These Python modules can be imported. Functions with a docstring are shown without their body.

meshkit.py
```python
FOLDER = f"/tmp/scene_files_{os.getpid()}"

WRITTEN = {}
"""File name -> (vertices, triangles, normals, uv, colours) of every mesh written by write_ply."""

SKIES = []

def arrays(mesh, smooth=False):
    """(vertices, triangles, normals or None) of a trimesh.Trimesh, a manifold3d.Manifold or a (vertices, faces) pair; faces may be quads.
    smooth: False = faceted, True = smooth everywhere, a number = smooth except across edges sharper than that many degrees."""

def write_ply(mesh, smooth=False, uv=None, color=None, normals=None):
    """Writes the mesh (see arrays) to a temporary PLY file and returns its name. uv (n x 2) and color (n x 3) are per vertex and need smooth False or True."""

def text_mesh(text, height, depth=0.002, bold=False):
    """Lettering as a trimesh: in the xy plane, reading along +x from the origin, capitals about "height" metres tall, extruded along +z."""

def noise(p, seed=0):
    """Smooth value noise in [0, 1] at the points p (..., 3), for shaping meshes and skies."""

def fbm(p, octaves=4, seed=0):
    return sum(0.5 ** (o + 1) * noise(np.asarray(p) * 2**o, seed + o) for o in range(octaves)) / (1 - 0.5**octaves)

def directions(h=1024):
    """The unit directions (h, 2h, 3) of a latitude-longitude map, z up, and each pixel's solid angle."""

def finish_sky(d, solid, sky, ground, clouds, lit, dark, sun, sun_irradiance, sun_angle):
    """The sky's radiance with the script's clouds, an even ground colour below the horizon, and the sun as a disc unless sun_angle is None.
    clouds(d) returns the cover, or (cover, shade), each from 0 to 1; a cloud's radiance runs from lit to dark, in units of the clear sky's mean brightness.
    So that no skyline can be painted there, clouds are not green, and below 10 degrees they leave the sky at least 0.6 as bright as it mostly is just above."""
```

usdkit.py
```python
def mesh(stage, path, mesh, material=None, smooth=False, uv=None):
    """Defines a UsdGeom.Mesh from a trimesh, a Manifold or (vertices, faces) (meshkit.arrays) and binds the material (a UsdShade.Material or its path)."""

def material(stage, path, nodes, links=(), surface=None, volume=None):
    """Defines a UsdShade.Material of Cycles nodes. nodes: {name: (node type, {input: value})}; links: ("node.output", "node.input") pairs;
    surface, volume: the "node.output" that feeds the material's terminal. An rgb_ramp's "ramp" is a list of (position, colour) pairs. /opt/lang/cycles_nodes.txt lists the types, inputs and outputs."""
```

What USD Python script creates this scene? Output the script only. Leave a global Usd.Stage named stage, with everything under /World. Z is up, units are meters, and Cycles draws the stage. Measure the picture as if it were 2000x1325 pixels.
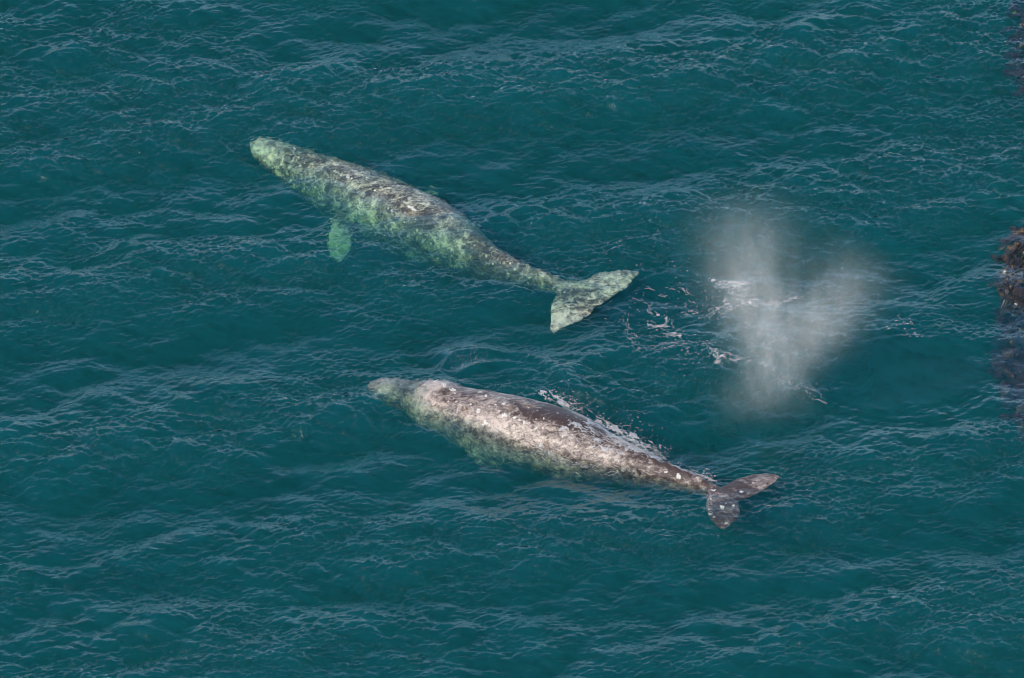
import math
import numpy as np
import trimesh
import usdkit
import meshkit
from scipy import ndimage
from scipy.spatial import Delaunay, cKDTree
import shapely
from shapely.geometry import Polygon, Point, LineString
from manifold3d import Manifold, Mesh as MMesh
from pxr import Usd, UsdGeom, UsdLux, UsdShade, Gf, Sdf, Vt

stage = Usd.Stage.CreateInMemory()
UsdGeom.SetStageUpAxis(stage, 'Z')
UsdGeom.SetStageMetersPerUnit(stage, 1.0)
UsdGeom.Xform.Define(stage, '/World')
UsdGeom.Scope.Define(stage, '/World/Looks')

# ------------------------------------------------------------------ camera
PITCH = math.radians(34.0)          # looking down
DIST = 260.0
WIDTH_AT = 28.57                    # metres across the picture at the middle
FOCAL = 400.0
APER = FOCAL * WIDTH_AT / DIST
EXPOSURE = 0.42
CAM = np.array([0.0, -DIST * math.cos(PITCH), DIST * math.sin(PITCH)])
cam = UsdGeom.Camera.Define(stage, '/World/camera')
cam.CreateFocalLengthAttr(FOCAL)
cam.CreateHorizontalApertureAttr(APER)
cam.CreateVerticalApertureAttr(APER * 678 / 1024)
cam.CreateClippingRangeAttr((1.0, 20000.0))
cam.CreateExposureAttr(EXPOSURE)
cam.AddTranslateOp().Set(Gf.Vec3d(*CAM))
cam.AddRotateXOp().Set(90.0 - math.degrees(PITCH))
RIGHT = np.array([1.0, 0, 0])
UP = np.array([0.0, math.sin(PITCH), math.cos(PITCH)])
FWD = np.array([0.0, math.cos(PITCH), -math.sin(PITCH)])


def P(u, v, z=0.0):
    """The point at height z that the photograph shows at pixel (u, v) of 2000 x 1325."""
    t = WIDTH_AT / DIST / 2000.0
    d = FWD + RIGHT * (u - 1000.0) * t + UP * (662.5 - v) * t
    return CAM + d * (z - CAM[2]) / d[2]


# ------------------------------------------------------------------ sky and sun
SUN_EL = math.radians(40.0)
SUN_AZ = math.atan2(-0.55, -0.83)      # towards the sun: behind the camera and to its left
SUN = np.array([math.cos(SUN_EL) * math.sin(SUN_AZ), math.cos(SUN_EL) * math.cos(SUN_AZ), math.sin(SUN_EL)])
sky_mat = usdkit.material(stage, '/World/Looks/sky', {
    'sky': ('sky_texture', {'sky_type': 'single_scattering', 'sun_disc': False, 'sun_elevation': SUN_EL, 'sun_rotation': SUN_AZ % (2 * math.pi),
                            'air_density': 1.0, 'aerosol_density': 0.7, 'ozone_density': 1.0, 'altitude': 100.0}),
    'tint': ('mix', {'mix_type': 'multiply', 'fac': 1.0, 'color2': (0.86, 0.98, 1.10)}),
    'bg': ('background_shader', {'strength': 0.15})},
    [('sky.color', 'tint.color1'), ('tint.color', 'bg.color')], surface='bg.background')
dome = UsdLux.DomeLight.Define(stage, '/World/sky')
UsdShade.MaterialBindingAPI.Apply(dome.GetPrim()).Bind(sky_mat)
dome.GetPrim().SetCustomDataByKey('kind', 'structure')
sun = UsdLux.DistantLight.Define(stage, '/World/sun')
sun.CreateNormalizeAttr(True)
sun.CreateIntensityAttr(0.63)
sun.CreateAngleAttr(0.53)
sun.CreateColorAttr(Gf.Vec3f(1.0, 0.87, 0.72))
zax = SUN / np.linalg.norm(SUN)
xax = np.cross([0, 0, 1.0], zax); xax /= np.linalg.norm(xax)
yax = np.cross(zax, xax)
m4 = Gf.Matrix4d(*[float(q) for q in (*xax, 0, *yax, 0, *zax, 0, 0, 0, 50, 1)])
sun.AddTransformOp().Set(m4)

# ------------------------------------------------------------------ helpers
used = {}


def path_of(name, parent='/World'):
    key = (parent, name)
    k = used.get(key, 0)
    used[key] = k + 1
    return f'{parent}/{name}' + (f'_{k:03d}' if k else '')


def tag(prim, **kw):
    for k, v in kw.items():
        prim.SetCustomDataByKey(k, v)
    return prim


def obj(name, mesh, mat, parent='/World', smooth=True, pv=None, **kw):
    p = path_of(name, str(parent))
    m = usdkit.mesh(stage, p, mesh, mat, smooth=smooth)
    for k, v in (pv or {}).items():
        UsdGeom.PrimvarsAPI(m).CreatePrimvar(k, Sdf.ValueTypeNames.FloatArray, 'vertex').Set(Vt.FloatArray.FromNumpy(np.asarray(v, np.float32)))
    tag(m.GetPrim(), **kw)
    return m


def thing(name, **kw):
    x = UsdGeom.Xform.Define(stage, path_of(name))
    tag(x.GetPrim(), **kw)
    return x.GetPath()


def fbm2(x, y, s, seed=0, octaves=4):
    p = np.stack([np.asarray(x) / s, np.asarray(y) / s, np.full(np.shape(x), 0.37 + seed)], -1)
    return meshkit.fbm(p, octaves, seed)


def sstep(a, b, x):
    t = np.clip((np.asarray(x, float) - a) / (b - a), 0, 1)
    return t * t * (3 - 2 * t)


# ------------------------------------------------------------------ materials
M = {}
M['water'] = usdkit.material(stage, '/World/Looks/water', {
    'g': ('geometry', {}), 'calm': ('attribute', {'attribute': 'calm'}),
    'mp': ('mapping', {'scale': (0.75, 1.0, 1.0), 'rotation': (0, 0, 0.25)}),
    'n': ('noise_texture', {'scale': 17.0, 'detail': 3.0, 'roughness': 0.55, 'distortion': 0.6}),
    'hm': ('math', {'math_type': 'multiply'}),
    'bp': ('bump', {'strength': 1.0, 'distance': 0.018}),
    'lw': ('layer_weight', {'blend': 0.5}),
    'pw': ('math', {'math_type': 'power', 'value2': 5.0}),
    'ma': ('math', {'math_type': 'multiply_add', 'value2': 0.98, 'value3': 0.02}),
    # ripple caustics put into the transmission colour: cell edges pass light, cells bend it
    'fl': ('mapping', {'scale': (1.0, 0.85, 0.0)}),
    'wn': ('noise_texture', {'scale': 3.2, 'detail': 2.0}),
    'wv': ('vector_math', {'math_type': 'multiply_add', 'vector2': (0.5, 0.5, 0.0)}),
    'vo': ('voronoi_texture', {'scale': 3.4, 'feature': 'distance_to_edge', 'randomness': 1.0}),
    'vs': ('map_range', {'range_type': 'smoothstep', 'from_min': 0.02, 'from_max': 0.26, 'to_min': 1.66, 'to_max': 0.30, 'clamp': True}),
    'vb': ('map_range', {'range_type': 'smoothstep', 'from_min': 0.02, 'from_max': 0.26, 'to_min': 0.0, 'to_max': 2.04, 'clamp': True}),
    'n5': ('noise_texture', {'scale': 5.5, 'detail': 2.0, 'roughness': 0.5, 'distortion': 0.5}),
    'h5': ('math', {'math_type': 'multiply'}),
    'b5': ('bump', {'strength': 1.0, 'distance': 0.13}),
    'tr': ('transparent_bsdf', {}),
    're': ('refraction_bsdf', {'IOR': 1.10, 'roughness': 0.0}),
    'pass': ('mix_closure', {'fac': 0.40}),
    'gl': ('glossy_bsdf', {'color': (1, 1, 1), 'roughness': 0.03}),
    'mx': ('mix_closure', {}),
    'vol': ('volume_coefficients', {'scatter_coeffs': (0.007, 0.104, 0.156), 'absorption_coeffs': (0.55, 0.200, 0.33)}),
}, [('g.position', 'mp.vector'), ('mp.vector', 'n.vector'), ('n.fac', 'hm.value1'), ('calm.fac', 'hm.value2'), ('hm.value', 'bp.height'), ('bp.normal', 'lw.normal'), ('bp.normal', 'gl.normal'), ('lw.facing', 'pw.value1'), ('pw.value', 'ma.value1'), ('ma.value', 'mx.fac'), ('g.position', 'fl.vector'), ('fl.vector', 'wn.vector'), ('wn.color', 'wv.vector1'), ('fl.vector', 'wv.vector3'), ('wv.vector', 'vo.vector'), ('vo.distance', 'vs.value'), ('vo.distance', 'vb.value'),
    ('vs.result', 'tr.color'), ('vb.result', 're.color'), ('fl.vector', 'n5.vector'), ('n5.fac', 'h5.value1'), ('calm.fac', 'h5.value2'), ('h5.value', 'b5.height'), ('b5.normal', 're.normal'),
    ('tr.BSDF', 'pass.closure1'), ('re.BSDF', 'pass.closure2'), ('pass.closure', 'mx.closure1'), ('gl.BSDF', 'mx.closure2')],
    surface='mx.closure', volume='vol.volume')


def skin(name, dark, mid, pale, rough=0.35, caustic_net=0.2):
    """Mottled whale skin: dark ground, clouded grey, pale spots, and ripple caustics painted as a lace of light lines; the mesh's own «pale» value says how light a region is."""
    return usdkit.material(stage, '/World/Looks/' + name, {
        'g': ('geometry', {}),
        'mp': ('mapping', {'rotation': (0, 0, math.radians(32)), 'scale': (0.6, 1.0, 1.0)}),
        'at': ('attribute', {'attribute': 'pale'}),
        'n1': ('noise_texture', {'scale': 1.3, 'detail': 5.0, 'roughness': 0.62, 'distortion': 0.5}),
        'n2': ('noise_texture', {'scale': 7.0, 'detail': 6.0, 'roughness': 0.7, 'distortion': 0.8}),
        'n3': ('noise_texture', {'scale': 26.0, 'detail': 4.0, 'roughness': 0.7}),
        'a1': ('math', {'math_type': 'multiply_add', 'value2': 1.5, 'value3': -0.75}),
        'a2': ('math', {'math_type': 'multiply_add', 'value2': 2.0}),
        'a3': ('math', {'math_type': 'multiply_add', 'value2': 0.9}),
        'a4': ('math', {'math_type': 'add'}), 'a5': ('math', {'math_type': 'add'}),
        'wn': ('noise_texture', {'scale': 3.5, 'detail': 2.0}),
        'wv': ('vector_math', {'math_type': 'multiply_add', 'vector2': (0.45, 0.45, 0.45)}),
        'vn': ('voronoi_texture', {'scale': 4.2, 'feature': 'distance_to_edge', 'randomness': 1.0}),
        'vl': ('map_range', {'from_min': 0.0, 'from_max': 0.13, 'to_min': caustic_net, 'to_max': -0.3 * caustic_net, 'clamp': True}),  # light net lines in the skin colour imitate ripple caustics
        'r': ('rgb_ramp', {'ramp': [(0.0, dark), (0.30, dark), (0.52, mid), (0.72, tuple(0.55 * a + 0.45 * b for a, b in zip(mid, pale))), (0.95, pale), (1.0, pale)]}),
        'vo': ('voronoi_texture', {'scale': 4.2, 'feature': 'f1', 'randomness': 1.0}),
        'vr': ('map_range', {'from_min': 0.10, 'from_max': 0.19, 'to_min': 1.0, 'to_max': 0.0, 'clamp': True}),
        'vc': ('rgb_to_bw', {}),
        'vm': ('math', {'math_type': 'greater_than', 'value2': 0.52}),
        'vmul': ('math', {'math_type': 'multiply'}),
        'vm2': ('math', {'math_type': 'multiply', 'value2': 0.75}),
        'mx': ('mix', {'mix_type': 'mix', 'color2': tuple(min(1, 1.25 * x) for x in pale)}),
        'tn': ('noise_texture', {'scale': 1.7, 'detail': 4.0, 'roughness': 0.65}),
        'tr_': ('map_range', {'from_min': 0.56, 'from_max': 0.70, 'to_min': 0.0, 'to_max': 0.55, 'clamp': True}),
        'tm': ('mix', {'mix_type': 'multiply', 'color2': (1.0, 0.80, 0.50)}),
        'bp': ('bump', {'strength': 0.5, 'distance': 0.03}),
        'p': ('principled_bsdf', {'roughness': rough, 'specular_ior_level': 0.5}),
    }, [('g.position', 'mp.vector'), ('mp.vector', 'n1.vector'), ('mp.vector', 'n2.vector'), ('g.position', 'n3.vector'), ('g.position', 'vo.vector'),
        ('n1.fac', 'a1.value1'), ('n2.fac', 'a2.value1'), ('a1.value', 'a2.value3'), ('n3.fac', 'a3.value1'), ('a2.value', 'a3.value3'),
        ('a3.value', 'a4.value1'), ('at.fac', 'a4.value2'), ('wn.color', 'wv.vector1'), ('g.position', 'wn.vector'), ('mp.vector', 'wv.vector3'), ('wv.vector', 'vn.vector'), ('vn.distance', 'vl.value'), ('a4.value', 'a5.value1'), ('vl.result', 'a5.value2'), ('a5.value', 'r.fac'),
        ('vo.distance', 'vr.value'), ('vo.color', 'vc.color'), ('vc.val', 'vm.value1'), ('vr.result', 'vmul.value1'), ('vm.value', 'vmul.value2'),
        ('vmul.value', 'vm2.value1'), ('vm2.value', 'mx.fac'), ('r.color', 'mx.color1'), ('g.position', 'tn.vector'), ('tn.fac', 'tr_.value'), ('tr_.result', 'tm.fac'), ('mx.color', 'tm.color1'), ('tm.color', 'p.base_color'),
        ('n2.fac', 'bp.height'), ('bp.normal', 'p.normal')], surface='p.BSDF')


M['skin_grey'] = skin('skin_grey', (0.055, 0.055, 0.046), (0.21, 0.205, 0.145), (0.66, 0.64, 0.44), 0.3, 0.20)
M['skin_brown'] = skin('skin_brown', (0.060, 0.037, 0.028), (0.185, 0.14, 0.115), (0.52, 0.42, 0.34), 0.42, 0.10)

# ------------------------------------------------------------------ the sea surface
N, LT = 1280, 46.08
DX = LT / N
rng = np.random.default_rng(7)
kx = 2 * np.pi * np.fft.fftfreq(N, DX)
KX, KY = np.meshgrid(kx, kx, indexing='xy')       # [iy, ix]
K = np.hypot(KX, KY); K[0, 0] = 1e-9
TH = np.arctan2(KY, KX)


def band(l0, l1, power, theta, spread, slope, seed):
    """Random waves with lengths l0..l1 running towards angle theta; slope = root mean square slope of the band."""
    g = np.random.default_rng(seed)
    k0, k1 = 2 * np.pi / l1, 2 * np.pi / l0
    win = sstep(k0 * 0.75, k0 * 1.1, K) * (1 - sstep(k1 * 0.9, k1 * 1.2, K))
    c = np.cos((TH - theta) / 2) ** 2
    amp = win * K ** (-power) * c ** (spread / 2)
    H = (g.normal(size=(N, N)) + 1j * g.normal(size=(N, N))) * amp
    sx = np.fft.ifft2(1j * KX * H).real; sy = np.fft.ifft2(1j * KY * H).real
    s = slope / math.sqrt((sx ** 2 + sy ** 2).mean())
    H = H * s
    h = np.fft.ifft2(H).real
    dx = np.fft.ifft2(1j * KX / K * H).real
    dy = np.fft.ifft2(1j * KY / K * H).real
    return h, dx, dy


WIND = math.radians(-75.0)            # the waves run towards the camera, a little to the right
gx = (np.arange(N) - N / 2) * DX
GX, GY = np.meshgrid(gx, gx, indexing='xy')
b0 = band(5.5, 10.0, 1.5, math.radians(-82), 60, 0.08, 11)
b1 = band(1.0, 3.6, 2.0, WIND, 6, 0.15, 12)
b2a, b2b = band(0.30, 1.1, 1.8, math.radians(-110), 10, 0.165, 13), band(0.30, 1.1, 1.8, math.radians(-62), 10, 0.155, 15)
b2 = [p + q for p, q in zip(b2a, b2b)]
b3 = band(0.10, 0.30, 1.5, WIND, 4, 0.50, 14)


def per(x, s, seed):
    """Smooth periodic noise over the tile, feature size s metres, about -1..1."""
    g = np.random.default_rng(seed)
    a = ndimage.gaussian_filter(g.normal(size=(N, N)), s / DX / 2.5, mode='wrap')
    return a / a.std()


sw = b0[0] / b0[0].std()
gust = sstep(-1.0, 1.6, 1.0 * sw + 0.45 * per(None, 2.5, 21) + 0.55 * per(None, 9.0, 23) + 0.25 + 0.05 * (GX + GY) / 3)
gust2 = sstep(-1.0, 1.5, 0.9 * sw + 0.6 * per(None, 1.4, 22) + 0.5 * per(None, 9.0, 23) + 0.2 + 0.05 * (GX + GY) / 3)


def ground(px):
    return np.array([P(u, v)[:2] for u, v in px])


def near_line(pts, x, y):
    """Distance to a polyline of ground points, and the place along it 0..1."""
    best = np.full(np.shape(x), 1e9); where = np.zeros(np.shape(x))
    seg = np.linalg.norm(np.diff(pts, axis=0), axis=1); cum = np.concatenate([[0], np.cumsum(seg)])
    for a, b, s0, sl in zip(pts[:-1], pts[1:], cum, seg):
        d = b - a
        t = np.clip(((x - a[0]) * d[0] + (y - a[1]) * d[1]) / (d @ d), 0, 1)
        r = np.hypot(x - a[0] - t * d[0], y - a[1] - t * d[1])
        m = r < best
        best[m] = r[m]; where[m] = ((s0 + t * sl) / cum[-1])[m]
    return best, where


def curve(px, n=8):
    """A smooth curve through pixel points, on the ground."""
    from scipy.interpolate import CubicSpline
    g = ground(px); t = np.concatenate([[0], np.cumsum(np.linalg.norm(np.diff(g, axis=0), axis=1))])
    q = np.linspace(0, t[-1], n * len(px))
    return CubicSpline(t, g)(q)


def ell(px, rx, ry, x, y, tilt=0.0):
    c = P(*px)[:2]
    ca, sa = math.cos(tilt), math.sin(tilt)
    a, b = (x - c[0]) * ca + (y - c[1]) * sa, -(x - c[0]) * sa + (y - c[1]) * ca
    return np.hypot(a / rx, b / ry)


# the smooth slicks where a fluke has just passed, and the quiet water round the whales
calm = np.ones((N, N))
edge = 0.5 * (fbm2(GX, GY, 1.1, 3) - 0.5) * 2
calm *= 1 - 0.97 * (1 - sstep(0.78, 1.15, ell((1765, 727), 2.05, 1.85, GX, GY, 0.1) + edge))
calm *= 1 - 0.45 * (1 - sstep(0.7, 1.2, ell((1320, 600), 1.6, 1.9, GX, GY) + edge))
calm *= 1 - 0.6 * (1 - sstep(0.6, 1.2, ell((920, 715), 1.5, 1.0, GX, GY) + edge))
mid = 0.55 + 0.45 * calm
h = b0[0] * (0.4 + 0.6 * calm) + b1[0] * (0.2 + 0.8 * calm) + b2[0] * calm * (0.45 + 1.05 * gust) + b3[0] * calm * (0.36 + 1.2 * gust2)
CH = 0.55
ox = -CH * (b1[1] * (0.2 + 0.8 * calm) + b2[1] * calm * (0.45 + 1.05 * gust) + b3[1] * calm * (0.36 + 1.05 * gust2))
oy = -CH * (b1[2] * (0.2 + 0.8 * calm) + b2[2] * calm * (0.45 + 1.05 * gust) + b3[2] * calm * (0.36 + 1.05 * gust2))

# wake ridges: (pixel points, height, width)
RIDGES = [
    ([(945, 455), (1010, 425), (1080, 402), (1150, 378), (1230, 360)], 0.13, 0.26),
    ([(870, 705), (900, 690), (960, 688), (1030, 700), (1090, 730), (1130, 775)], 0.13, 0.22),
    ([(895, 735), (940, 715), (1000, 712), (1050, 722)], 0.11, 0.18),
    ([(845, 745), (862, 722), (885, 700)], 0.11, 0.16),
    ([(1640, 690), (1700, 672), (1770, 662), (1830, 668), (1880, 690), (1912, 715)], 0.022, 0.16),
    ([(1620, 790), (1700, 800), (1790, 795), (1870, 775), (1920, 750)], 0.02, 0.2),
    ([(1330, 650), (1385, 685), (1430, 712), (1510, 730), (1570, 760), (1640, 790)], 0.06, 0.16),
    ([(800, 835), (880, 880), (960, 925), (1060, 950), (1160, 960)], 0.05, 0.25),
    ([(1010, 470), (1080, 432), (1160, 404)], 0.06, 0.16),
    ([(1000, 405), (1060, 385), (1130, 362)], 0.06, 0.14),
    ([(1090, 740), (1140, 770), (1200, 800), (1260, 820)], 0.08, 0.2),
    ([(640, 420), (720, 440), (800, 440), (900, 470)], 0.03, 0.2),
]
for px, hh, ww in RIDGES:
    d, t = near_line(curve(px), GX, GY)
    h += hh * np.exp(-(d / (ww * (0.7 + 0.6 * fbm2(GX, GY, 0.6, 40)))) ** 2) * np.sin(np.pi * np.clip(t * 0.9 + 0.05, 0, 1)) ** 0.5
rr = ell((1765, 727), 2.05, 1.85, GX, GY, 0.1) + 0.12 * (fbm2(GX, GY, 1.0, 8) - 0.5)
h += 0.010 * np.sin(2 * np.pi * (rr - 1.0) / 0.16) * np.exp(-((rr - 1.25) / 0.22) ** 2)
rr = ell((1300, 600), 1.3, 1.5, GX, GY, 0.0) + 0.2 * (fbm2(GX, GY, 1.0, 18) - 0.5)
h += 0.010 * np.sin(2 * np.pi * (rr - 1.0) / 0.25) * np.exp(-((rr - 1.15) / 0.3) ** 2)
h -= h.mean()

from scipy.interpolate import RegularGridInterpolator


def water_z(x, y):
    """Height of the sea at ground points (the sideways shift of the crests left out)."""
    return ndimage.map_coordinates(h, [(np.asarray(y) - gx[0]) / DX, (np.asarray(x) - gx[0]) / DX], order=1, mode='wrap')


def axis(lo, hi):
    core = np.arange(lo, hi + DX / 2, DX)
    out, step = [], DX
    q = hi
    while q < 4000:
        step = step * 1.16; q += step; out.append(q)
    left, step, q = [], DX, lo
    while q > -4000:
        step = step * 1.16; q -= step; left.append(q)
    return np.concatenate([left[::-1], core, out])


ax_, ay_ = axis(-16.0, 16.0), axis(-18.6, 20.2)
AX, AY = np.meshgrid(ax_, ay_, indexing='xy')
idx = [(AY - gx[0]) / DX, (AX - gx[0]) / DX]
lod = lambda q, lo, hi: np.maximum(0, np.maximum(lo - q, q - hi))
far = np.hypot(lod(AX, -16.0, 16.0), lod(AY, -18.6, 20.2))
fade = np.exp(-(far / 9.0) ** 2)
V = np.stack([AX + ndimage.map_coordinates(ox, idx, order=1, mode='wrap') * np.exp(-(far / 2.0) ** 2),
              AY + ndimage.map_coordinates(oy, idx, order=1, mode='wrap') * np.exp(-(far / 2.0) ** 2),
              ndimage.map_coordinates(h, idx, order=1, mode='wrap') * fade], -1)
ny, nx = AX.shape
I = np.arange(ny * nx).reshape(ny, nx)
F = np.concatenate([np.stack([I[:-1, :-1], I[:-1, 1:], I[1:, 1:]], -1).reshape(-1, 3), np.stack([I[:-1, :-1], I[1:, 1:], I[1:, :-1]], -1).reshape(-1, 3)])
# the sides and the bottom that close the body of water
rim = np.concatenate([I[0, :-1], I[:-1, -1], I[-1, :0:-1], I[:0:-1, 0]])
V = V.reshape(-1, 3)
low = V[rim].copy(); low[:, 2] = -25.0
nv = len(V); nr = len(rim)
a = rim; b = np.roll(rim, -1); c = nv + np.arange(nr); d = np.roll(c, -1)
cen = nv + nr
F = np.concatenate([F, np.stack([a, c, b], -1), np.stack([b, c, d], -1), np.stack([np.full(nr, cen), d, c], -1)])
V = np.concatenate([V, low, [[0, 0, -25.0]]])
cal = ndimage.map_coordinates(calm * (0.35 + 0.65 * gust2), idx, order=1, mode='wrap').ravel()
obj('water', (V, F), M['water'], pv={'calm': np.concatenate([cal, np.ones(nr + 1)])}, label='teal sea with small wind ripples around the two whales', category='sea', kind='structure')

# ------------------------------------------------------------------ the whales
from scipy.interpolate import PchipInterpolator, CubicSpline


def loft(stations, radii, n=96, m=48):
    """A closed body along 3-D stations; radii: (s, half width, half height)."""
    pts = np.array(stations); t = np.concatenate([[0], np.cumsum(np.linalg.norm(np.diff(pts, axis=0), axis=1))]); t /= t[-1]
    sp = CubicSpline(t, pts)
    s = 0.5 - 0.5 * np.cos(np.linspace(0, np.pi, n)); s = 0.5 * s + 0.5 * np.linspace(0, 1, n)
    c = sp(s); tan = sp(s, 1); tan /= np.linalg.norm(tan, axis=1, keepdims=True)
    side = np.cross(np.array([0, 0, 1.0]), tan); side /= np.linalg.norm(side, axis=1, keepdims=True)
    up = np.cross(tan, side)
    R = np.array(radii)
    w, hh = PchipInterpolator(R[:, 0], R[:, 1])(s), PchipInterpolator(R[:, 0], R[:, 2])(s)
    a = np.linspace(0, 2 * np.pi, m, endpoint=False)
    ca, sa = np.cos(a), np.sin(a)
    ring = c[:, None] + side[:, None] * (w[:, None] * np.sign(ca) * abs(ca) ** 0.95)[..., None] + up[:, None] * (hh[:, None] * np.sign(sa) * abs(sa) ** 0.95)[..., None]
    v = np.concatenate([ring.reshape(-1, 3), [c[0] - tan[0] * 0.02, c[-1] + tan[-1] * 0.02]])
    f = []
    i = np.arange(n - 1)[:, None]; j = np.arange(m)[None]; k = (j + 1) % m
    A, B, C, D = i * m + j, i * m + k, (i + 1) * m + k, (i + 1) * m + j
    f = np.concatenate([np.stack([A, C, B], -1).reshape(-1, 3), np.stack([A, D, C], -1).reshape(-1, 3)])
    e0, e1 = n * m, n * m + 1
    j = np.arange(m); k = (j + 1) % m
    f = np.concatenate([f, np.stack([np.full(m, e0), j, k], -1), np.stack([np.full(m, e1), (n - 1) * m + k, (n - 1) * m + j], -1)])
    t_ = trimesh.Trimesh(v, f, process=False)
    if t_.volume < 0:
        t_.invert()
    return t_, sp, s


def fin(px, zfun, thick, step=0.07, ragged=0.012, seed=0):
    """A thin tapering fin from its outline in the photograph; zfun(u, v) gives its height."""
    pl = np.array([P(u, v, zfun(u, v)) for u, v in px])
    q_ = pl
    for _ in range(2):
        nx_ = np.roll(q_, -1, 0)
        q_ = np.stack([0.78 * q_ + 0.22 * nx_, 0.22 * q_ + 0.78 * nx_], 1).reshape(-1, 3)
    poly = Polygon(q_[:, :2])
    ring = np.array(poly.exterior.segmentize(step).coords)[:-1]
    g = np.random.default_rng(seed)
    cen = ring.mean(0)
    poly2 = Polygon(ring)
    x0, y0, x1, y1 = poly2.bounds
    X, Y = np.meshgrid(np.arange(x0, x1, step), np.arange(y0, y1, step))
    q = np.stack([X.ravel(), Y.ravel()], -1) + g.uniform(-0.01, 0.01, (X.size, 2))
    inside = shapely.contains_xy(poly2.buffer(-step * 0.5), q[:, 0], q[:, 1])
    q = q[inside]
    wob = np.stack([meshkit.fbm(np.c_[ring * 9.0, np.full(len(ring), 0.5 + 7 * j + seed)], 2) - 0.5 for j in (0, 1)], -1)
    ring2 = ring + wob * ragged * 3.0
    allp = np.concatenate([ring2, q])
    tri = Delaunay(np.concatenate([ring, q])).simplices
    cc = np.concatenate([ring, q])[tri].mean(1)
    tri = tri[shapely.contains_xy(poly2, cc[:, 0], cc[:, 1])]
    dist = shapely.distance(shapely.points(q), poly2.exterior)
    # height over the plan: fit of the outline's heights
    A = np.c_[pl[:, 0], pl[:, 1], np.ones(len(pl)), pl[:, 0] * pl[:, 1]]
    co = np.linalg.lstsq(A, pl[:, 2], rcond=None)[0]
    zz = np.c_[allp[:, 0], allp[:, 1], np.ones(len(allp)), allp[:, 0] * allp[:, 1]] @ co
    nb = len(ring)
    th = np.full(len(allp), 0.010); th[nb:] += thick * np.clip(dist / 0.35, 0, 1) ** 0.6
    o2 = np.concatenate([ring, q])
    e1, e2 = o2[tri[:, 1]] - o2[tri[:, 0]], o2[tri[:, 2]] - o2[tri[:, 0]]
    n3 = e1[:, 0] * e2[:, 1] - e1[:, 1] * e2[:, 0]
    tri[n3 < 0] = tri[n3 < 0][:, [0, 2, 1]]
    n = len(allp)
    v = np.concatenate([np.c_[allp, zz + th], np.c_[allp, zz - th]])
    e = np.concatenate([tri[:, [0, 1]], tri[:, [1, 2]], tri[:, [2, 0]]])
    there = set(map(tuple, e))
    edge_ = np.array([q for q in e.tolist() if (q[1], q[0]) not in there])
    wall = np.concatenate([np.stack([edge_[:, 0], edge_[:, 0] + n, edge_[:, 1]], -1), np.stack([edge_[:, 1], edge_[:, 0] + n, edge_[:, 1] + n], -1)])
    return trimesh.Trimesh(v, np.concatenate([tri, tri[:, ::-1] + n, wall]), process=False)


def man(t):
    return Manifold(MMesh(np.asarray(t.vertices, np.float32), np.asarray(t.faces, np.uint32)))


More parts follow.
